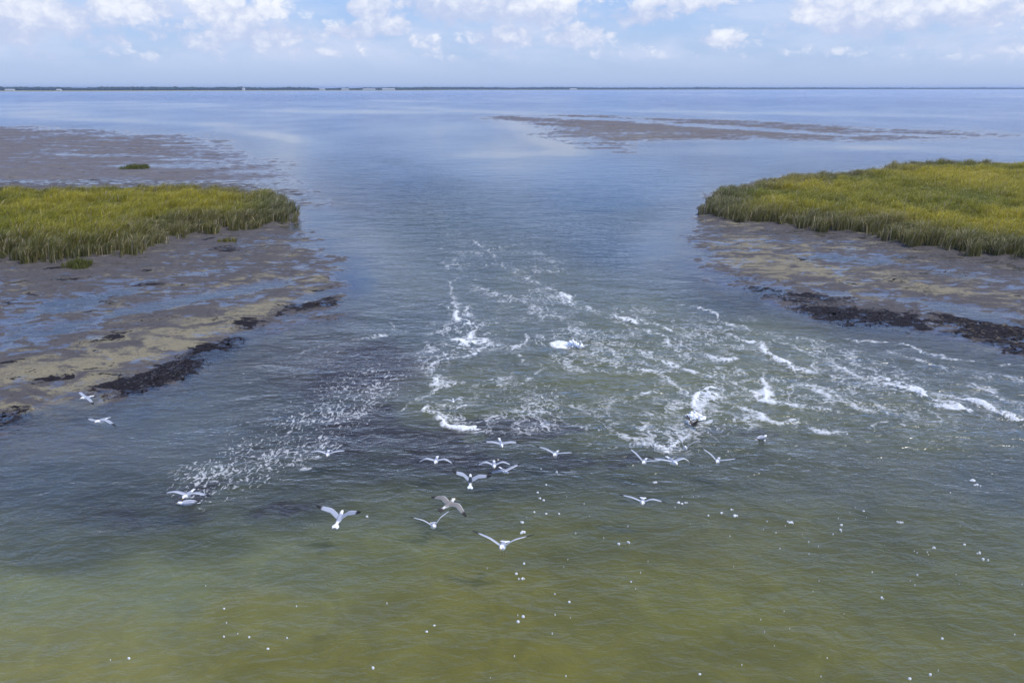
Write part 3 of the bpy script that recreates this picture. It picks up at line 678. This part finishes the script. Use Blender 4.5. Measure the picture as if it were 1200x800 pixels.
def gull(px, py, z, head, pitch, roll, left, right, label, tone='adult', scale=1.0, spread=.66, folded=False, legs=False, sweep=.30):
    """left/right: (inner, outer) rise in degrees of the wing seen on that side of the photo; head: compass, 0 = away, 90 = right"""
    X, Y = ground(px, py, z)
    root = bpy.data.objects.new('gull', None); COL.objects.link(root)
    root.empty_display_size = .2
    root.location = (X, Y, z); root.scale = (scale * 1.06,) * 3
    root.rotation_mode = 'ZXY' if False else 'XYZ'
    root.rotation_euler = (math.radians(pitch), math.radians(roll), math.radians(-head))
    away = not (90 < head % 360 < 270)
    LW, RW = (left, right) if away else (right, left)
    V, Fs, C = gull_body(LW, RW, tone, spread, folded, sweep)
    small_mesh('body', V, Fs, PLUME, root, col=C)
    bv = [(0, .275, .020), (.009, .228, .036), (.010, .226, .024), (-.010, .226, .024), (-.009, .228, .036)]
    small_mesh('beak', bv, [(0, 1, 2), (0, 2, 3), (0, 3, 4), (0, 4, 1), (1, 4, 3, 2)], BILL, root, False)
    for sg in (-1, 1):
        ev, ef = blob((sg * .0265, .205, .045), .0065, 6); small_mesh('eye', ev, ef, EYE, root)
        if legs:
            lv, lf = [], []
            for k, (a, b) in enumerate([((sg * .022, -.04, -.05), (sg * .024, -.07, -.11)), ((sg * .024, -.07, -.11), (sg * .026, -.09, -.16))]):
                base = len(lv)
                for pnt in (a, b):
                    lv += [(pnt[0] + .006 * math.cos(q * 2.094), pnt[1] + .006 * math.sin(q * 2.094), pnt[2]) for q in range(3)]
                lf += [(base + q, base + (q + 1) % 3, base + 3 + (q + 1) % 3, base + 3 + q) for q in range(3)]
            base = len(lv); lv += [(sg * .026, -.085, -.155), (sg * .026 - .022, -.10, -.20), (sg * .026, -.105, -.205), (sg * .026 + .022, -.10, -.20)]
            lf += [(base, base + 1, base + 2), (base, base + 2, base + 3)]
            small_mesh('leg', lv, lf, LEG, root)
    return set_props(root, label, 'gull', 'gulls feeding over the tidal outflow')

gull(589, 640, 1.1, 188, 16, 2, (38, 16), (36, 14), 'largest white gull nearest the camera, wings raised in a V', scale=1.2, spread=1.7, legs=True)
gull(101, 466, .9, 215, 4, -8, (22, -6), (20, -34), 'white gull gliding along the black edge of the left mudflat', scale=.80)
gull(119, 493, .9, 200, 4, 10, (4, 12), (8, -42), 'white gull just below the left mudflat, right wing drooping', scale=1.0)
gull(220, 580, .9, 185, 4, 0, (26, -12), (24, -16), 'white gull with flat arched wings above a sitting gull at far left', scale=1.05, sweep=.15)
gull(219, 590, .02, 262, 0, 0, (0, 0), (0, 0), 'white gull sitting low on the water under a flying gull at left', scale=1.05, folded=True)
gull(384, 532, .6, 172, 6, -4, (30, -14), (24, 4), 'white gull spreading wide wings over the glinting ripples at left', scale=1.0, sweep=.15)
gull(398, 607, .9, 8, 14, 4, (40, 22), (38, 24), 'white gull with wings in a clean V above open green water at left', scale=1.0, spread=1.5)
gull(511, 540, .8, 182, 4, 0, (24, -34), (22, -40), 'white gull facing the camera with both wings arched down', scale=1.02)
gull(551, 563, .8, 356, 16, 6, (40, 26), (30, 16), 'gull with a dark patch on its back flying away, left wing higher', tone='dark', scale=.92, spread=1.4)
gull(579, 545, .9, 178, 4, 0, (34, -32), (32, -30), 'upper of two overlapping gulls, wings arched like a bow', scale=.98)
gull(591, 552, .6, 150, 0, -6, (12, -10), (30, 6), 'lower of two overlapping gulls, head toward the right', scale=.85)
gull(587, 520, .7, 168, -8, -4, (26, -6), (22, -14), 'white gull with lowered head just below the brightest left foam', scale=.95)
gull(651, 532, .7, 196, 8, 4, (36, 8), (14, 2), 'white gull right of the overlapping pair, left wing lifted', scale=1.0)
gull(526, 591, .8, 40, 8, 0, (14, -14), (8, -30), 'brown winged young gull with dark tail above another gull', tone='juvenile', scale=1.0, spread=1.5)
gull(508, 616, .5, 170, 18, 4, (44, 20), (50, 24), 'white breasted gull braking with wings thrown up under a brown gull', tone='adult', scale=1.05, spread=1.4)
gull(753, 588, .9, 192, 10, 0, (24, 2), (30, -16), 'white gull lowest on the right side, black tips held level', scale=1.0, spread=1.5)
gull(755, 541, .7, 200, 8, 6, (56, 34), (12, 4), 'white gull with left wing straight up beside a wide winged gull', scale=1.0)
gull(788, 541, 1.3, 166, 4, -4, (18, 4), (26, -40), 'wide winged white gull, right wing curving down to a black tip', scale=1.12)
gull(841, 540, .7, 202, 8, 4, (52, 26), (16, 10), 'rightmost flying white gull, left wing raised over plain water', scale=1.0)
gull(803, 525, .5, 196, 26, 0, (62, 48), (44, 30), 'small white gull dropping with wings up at the foam edge', scale=.95)
gull(813, 497, .08, 250, 20, 0, (10, 16), (48, 30), 'dark gull splashing in white foam with one wing raised', tone='dusky', scale=.85)
gull(680, 402, .22, 186, 30, 0, (50, 14), (44, 4), 'white gull crashing into a bright splash in mid channel', scale=.95)
gull(531, 470, .35, 175, 4, 0, (26, -8), (34, -34), 'white gull skimming the left foam line, right tip black', scale=.8)
gull(893, 513, .02, 60, 0, 0, (0, 0), (0, 0), 'small white gull afloat alone right of the flying gulls', scale=.9, folded=True)

def splash(px, py, r, n, label, seed):
    rng = np.random.default_rng(seed); cx, cy = ground(px, py)
    Vs, Fs = [], []
    for k in range(n):
        d = abs(rng.normal(0, .55)); a = rng.uniform(0, 6.283)
        hgt = max(0, (1 - d) * rng.random()) * r * .62
        rr = r * (.17 * rng.random() ** 3 + .016)
        v, f = blob((cx + math.cos(a) * d * r, cy + math.sin(a) * d * r * .7, hgt), rr, 7)
        b = len(Vs); Vs += [tuple(np.array(p) + rng.normal(0, rr * .18, 3)) for p in v]; Fs += [tuple(i + b for i in q) for q in f]
    me = bpy.data.meshes.new('splash'); me.from_pydata(Vs, [], Fs); me.polygons.foreach_set('use_smooth', [True] * len(me.polygons))
    me.materials.append(simple_mat('spray', (.90, .91, .91), .5, .05, 20))
    o = bpy.data.objects.new('splash', me); COL.objects.link(o)
    return set_props(o, label, 'splash', kind='stuff')
splash(671, 405, .42, 330, 'bright white splash around a gull in mid channel', 3)
splash(814, 490, .40, 260, 'white splash around the dark gull in the foam', 5)

# ------------------------------------------------------------------ far shore
def far_line(t):
    """distance of the far shore along the view for a bearing t = X / Y"""
    t = np.asarray(t, float)
    return 2750 + 900 * sstep(-.6, -.1, t) + 900 * sstep(-.14, -.05, t) + 2300 * sstep(-.05, .6, t)
def far_shore():
    t = np.linspace(-1.4, 1.4, 360); y0 = far_line(t) * (1 + .006 * fbm(t * 40, t * 0, 3, 2))
    rows = [(0, -.4), (12, .9), (60, 1.3), (1500, 1.5), (3500, 1.0)]
    V = np.concatenate([np.stack([t * (y0 + a), y0 + a, np.full_like(t, h)], 1) for a, h in rows])
    n = len(t); i = np.arange(n - 1)
    f = np.concatenate([np.stack([k * n + i, k * n + i + 1, (k + 1) * n + i + 1, (k + 1) * n + i], 1) for k in range(len(rows) - 1)])
    o = mesh_np('far_shore', V, f, simple_mat('shore_grass', (.26, .23, .08), .8, .35, .02), smooth=True)
    set_props(o, kind='structure')
def far_wood():
    rng = np.random.default_rng(8)
    t = rng.uniform(-1.1, 1.0, 6500); off = rng.uniform(600, 1000, len(t))
    gap = fbm(t * 30, t * 0 + 3, 4, 5) + .25
    gap[(t > -.27) & (t < -.155)] -= .55
    keep = (gap > -.32) | (rng.random(len(t)) < .3); t, off, gap = t[keep], off[keep], gap[keep]
    y = far_line(t) + off; x = t * (far_line(t) + off)
    hh = (11.6 + 3.2 * gap + rng.normal(0, .9, len(t))).clip(4, 16); rr = rng.uniform(9, 20, len(t)) * (1 + .5 * sstep(0, .6, t))
    v, f = blob((0, 0, 0), 1.0, 8); v = np.array(v)
    tri = np.array([q if len(q) == 4 else q + (q[2],) for q in f])
    V = v[None] * np.stack([rr, rr * .6, hh * .55], 1)[:, None] * (1 + .22 * rng.normal(0, 1, (len(t), len(v), 1))) + np.stack([x, y, 1 + hh * .45], 1)[:, None]
    i = (np.arange(len(t)) * len(v))[:, None]
    F4 = np.concatenate([i + np.array([q]) for q in f if len(q) == 4]); F3 = np.concatenate([i + np.array([q]) for q in f if len(q) == 3])
    o = mesh_np('far_wood', V.reshape(-1, 3), [F4, F3], simple_mat('far_foliage', (.026, .042, .020), .8, .4, .05))
    set_props(o, 'dark line of trees along the far shore', 'wood', kind='stuff')
far_shore(); far_wood()
WALL = simple_mat('white_wall', (.76, .75, .72), .7, .05, .3); ROOF = simple_mat('pale_roof', (.48, .47, .46), .6, .1, .3)
GLASS = simple_mat('dark_window', (.04, .05, .06), .2, .1, 1)
def building(px, w, h, dep, label, nwin):
    t = (px - 600) / F * CP * 1.0
    t = (px - 600) / F / CP if False else (px - 600) * 1.0 / F * (CP + .0)   # bearing at the horizon
    t = (px - 600) / F / (CP + SP * math.tan(PITCH)) if False else (px - 600) / F * CP
    y = float(far_line(t)) + 420; x = t * y
    r = bpy.data.objects.new('white_building', None); COL.objects.link(r); r.location = (x, y, .75)
    def bx(name, x0, x1, y0, y1, z0, z1, mat):
        V = [(a, b, c) for c in (z0, z1) for (a, b) in ((x0, y0), (x1, y0), (x1, y1), (x0, y1))]
        return small_mesh(name, V, [(3, 2, 1, 0), (4, 5, 6, 7), (0, 1, 5, 4), (1, 2, 6, 5), (2, 3, 7, 6), (3, 0, 4, 7)], mat, r, False)
    bx('wall', -w / 2, w / 2, 0, dep, 0, h, WALL)
    V = [(-w / 2 - .6, -.6, h + .01), (w / 2 + .6, -.6, h + .01), (w / 2 + .6, dep + .6, h + .01), (-w / 2 - .6, dep + .6, h + .01), (-w / 2 - .6, dep / 2, h + 2.6), (w / 2 + .6, dep / 2, h + 2.6)]
    small_mesh('roof', V, [(0, 1, 5, 4), (2, 3, 4, 5), (1, 2, 5), (3, 0, 4), (3, 2, 1, 0)], ROOF, r, False)
    for k in range(nwin):
        xc = -w / 2 + w * (k + .5) / nwin
        bx('window', xc - .9, xc + .9, -.06, .05, 1.2, 2.8, GLASS)
    set_props(r, label, 'building', 'pale buildings on the far shore')
building(10, 34, 4, 12, 'long white shed on the far shore at the left edge of the photo', 4)
building(68, 16, 4, 10, 'small pale house on the far shore near the left edge', 2)
building(285, 10, 9, 9, 'tall narrow pale house by the trees on the left far shore', 2)
building(377, 26, 5, 12, 'white house at the left end of the far waterfront row', 3)
building(404, 34, 5, 12, 'pale house second in the far waterfront row', 4)
building(432, 60, 5, 14, 'longer pale building third in the far waterfront row', 6)
building(455, 62, 6.5, 14, 'brightest and longest white building ending the far waterfront row', 6)
building(672, 44, 6, 14, 'lone white building on the faint far shore right of centre', 3)

# ------------------------------------------------------------------ light, sky, air
SUN_EL, SUN_AZ = math.radians(61), math.radians(110)
sd = np.array([math.sin(SUN_AZ) * math.cos(SUN_EL), math.cos(SUN_AZ) * math.cos(SUN_EL), math.sin(SUN_EL)])
from mathutils import Vector
L = bpy.data.lights.new('sun', 'SUN'); L.energy = 3.2; L.angle = math.radians(.53); L.color = (1, .96, .90)
lo = bpy.data.objects.new('sun', L); COL.objects.link(lo); lo.rotation_euler = Vector(sd).to_track_quat('Z', 'Y').to_euler(); lo.location = (0, 0, 60)

W = bpy.data.worlds.new('World'); S.world = W; W.use_nodes = True
W.node_tree.nodes.clear(); nt = NT(W.node_tree); wout = nt.n.new('ShaderNodeOutputWorld')
sky = nt.add('ShaderNodeTexSky', {'sky_type': 'NISHITA', 'sun_disc': False, 'sun_elevation': SUN_EL, 'sun_rotation': SUN_AZ, 'air_density': 1.0, 'dust_density': .6, 'ozone_density': 2.0})
gen = nt.n.new('ShaderNodeTexCoord').outputs['Generated']
sep = nt.add('ShaderNodeSeparateXYZ', Vector=gen)
dx, dy, dz = sep.outputs
az = nt.math('MULTIPLY', nt.math('ARCTAN2', dx, dy), 57.2958)         # degrees, 0 = straight ahead, + right
el = nt.math('MULTIPLY', nt.math('ARCSINE', dz), 57.2958)
AE = nt.add('ShaderNodeCombineXYZ', X=az, Y=el).outputs[0]
def pe(px, py): # photo pixel -> bearing and elevation of a cloud in the sky, degrees
    a = (px - 600) / F; b = -(py - 400) / F
    d = np.array([a, CP + b * SP, -SP + b * CP]); d /= np.linalg.norm(d)
    return math.degrees(math.atan2(d[0], d[1])), math.degrees(math.asin(d[2]))
CLOUDS = [(1060, 10, 90, 17, 1.0), (1135, 6, 44, 19, .95), (1010, 28, 38, 13, .9), (1080, 40, 74, 9, .58), (575, 6, 92, 15, 1.0), (592, 44, 32, 12, .82), (632, 15, 36, 14, .85), (500, 50, 34, 9, .58), (678, 43, 30, 12, .85),
          (748, 16, 44, 12, .7), (848, 46, 26, 12, .78), (800, 2, 60, 10, .8), (455, 30, 24, 10, .85), (408, 36, 32, 9, .8), (436, 9, 22, 13, .95), (305, 40, 58, 14, .82), (245, 54, 36, 9, .6),
          (275, 13, 64, 16, .75), (155, 8, 52, 13, .88), (88, 19, 66, 22, .75), (14, 17, 28, 25, 1.0), (112, 38, 42, 12, .62), (195, 36, 56, 11, .58), (60, 62, 90, 8, .5), (200, 68, 100, 7, .45),
          (820, 66, 120, 7, .42), (1182, 54, 34, 10, .62), (930, 33, 26, 10, .55), (560, 68, 120, 7, .45), (380, 60, 80, 8, .5), (1110, 70, 90, 7, .44), (720, 62, 70, 8, .48), (960, 60, 70, 7, .42)]
wp = nt.add('ShaderNodeTexNoise', Vector=nt.vmath('MULTIPLY', AE, (.8, 1.1, 1)), Scale=1.3, Detail=3.0).outputs[1]
v2 = nt.vmath('ADD', AE, nt.vmath('MULTIPLY', nt.vmath('SUBTRACT', wp, (.5, .5, .5)), (1.3, .8, 0)))
n1 = nt.noise(nt.vmath('MULTIPLY', AE, (.42, .75, 1)), 1.0, 7, .54)
vo = nt.add('ShaderNodeTexVoronoi', {'feature': 'SMOOTH_F1', 'voronoi_dimensions': '2D'}, Vector=nt.vmath('MULTIPLY', v2, (1.0, 1.25, 1)), Scale=.62, Detail=3.0, Roughness=.62, Smoothness=.3).outputs['Distance']
lump = nt.math('ADD', nt.math('MULTIPLY', nt.math('SUBTRACT', n1, .5), .85), nt.math('MULTIPLY', nt.math('SUBTRACT', .58, vo), .42))
total, wsum, hsum = None, None, None
for (px, py, rx, ry, s_) in CLOUDS:
    a, e = pe(px, py)
    q = nt.vmath('MULTIPLY', nt.vmath('SUBTRACT', v2, (a, e, 0)), (10.6 / rx, 10.6 / ry, 0))
    m = nt.math('MULTIPLY', nt.ramp(nt.vmath('LENGTH', q, out=1), 1.55, .05), s_)
    h = nt.math('MULTIPLY', nt.vmath('DOT_PRODUCT', q, (.35, 1, 0), out=1), m)
    total = m if total is None else nt.math('MAXIMUM', total, m)
    wsum = m if wsum is None else nt.math('ADD', wsum, m)
    hsum = h if hsum is None else nt.math('ADD', hsum, h)
hi = nt.noise(nt.vmath('MULTIPLY', AE, (.05, .10, 1)), 1.0, 5, .55)     # fair-weather cloud above and around the frame
total = nt.math('MAXIMUM', total, nt.math('MULTIPLY', nt.math('MULTIPLY', nt.ramp(hi, .58, .78), nt.ramp(el, 6.0, 10.0)), .85))
d0 = nt.math('ADD', nt.math('MULTIPLY', total, 1.12), lump)
rel = nt.math('DIVIDE', hsum, nt.math('ADD', wsum, .05))
cov = nt.ramp(d0, .22, .62)
lit = nt.ramp(nt.math('ADD', nt.math('ADD', nt.math('MULTIPLY', rel, .62), nt.math('MULTIPLY', lump, 1.1)), nt.math('MULTIPLY', total, .35)), -.25, .75)
K = 10.0                                       # the sky below is scaled by the Background strength
ccol = nt.mix(lit, (.47 * K, .54 * K, .74 * K, 1), (.84 * K, .86 * K, .90 * K, 1))
skyc = nt.mix(1.0, sky.outputs[0], (.74, .95, 1.36, 1), 'MULTIPLY')
skyc = nt.mix(1.0, skyc, nt.mix(nt.ramp(el, 4.0, 16.0), (1, 1, 1, 1), (1.10, 1.36, 1.60, 1)), 'MULTIPLY')
# humid air whitens the lowest few degrees of the sky
hz = nt.ramp(el, 12.0, -.5, 0, .80)
veil2 = nt.noise(nt.vmath('MULTIPLY', AE, (.11, .33, 1)), 1.0, 5, .6, .3)
skyc = nt.mix(hz, skyc, (.40 * K, .50 * K, .745 * K, 1))
skyc = nt.mix(nt.math('MULTIPLY', nt.ramp(veil2, .36, .66), nt.ramp(el, .6, 2.6, 0, .72)), skyc, (.56 * K, .625 * K, .80 * K, 1))
veil = nt.math('MULTIPLY', nt.ramp(el, .3, 2.8, .15, 1.0), .92)
allc = nt.mix(nt.math('MULTIPLY', cov, veil), skyc, ccol)
bg = nt.add('ShaderNodeBackground', Color=allc, Strength=.1)
nt.l.new(bg.outputs[0], wout.inputs[0])

def haze():
    m, nt, out = new_mat('haze')
    v = nt.add('ShaderNodeVolumePrincipled', Color=(.60, .76, 1.0, 1), Density=.0001)
    v.inputs['Anisotropy'].default_value = .3
    nt.l.new(v.outputs[0], out.inputs['Volume'])
    V = [(a, b, c) for c in (-2.8, 24) for (a, b) in ((-28500, -60), (28500, -60), (28500, 12900), (-28500, 12900))]
    o = small_mesh('haze', V, [(3, 2, 1, 0), (4, 5, 6, 7), (0, 1, 5, 4), (1, 2, 6, 5), (2, 3, 7, 6), (3, 0, 4, 7)], m, None, False)
    set_props(o, kind='stuff')
haze()

cam = bpy.data.cameras.new('camera'); co = bpy.data.objects.new('camera', cam); COL.objects.link(co)
cam.sensor_width = 36; cam.lens = 36 * F / 1200; cam.clip_start = .1; cam.clip_end = 60000
co.location = (0, 0, H); co.rotation_euler = (math.pi / 2 - PITCH, 0, 0)
S.camera = co
S.view_settings.view_transform = 'Standard'; S.view_settings.look = 'None'
S.view_settings.exposure = .24; S.view_settings.gamma = 1; S.view_settings.use_curve_mapping = False
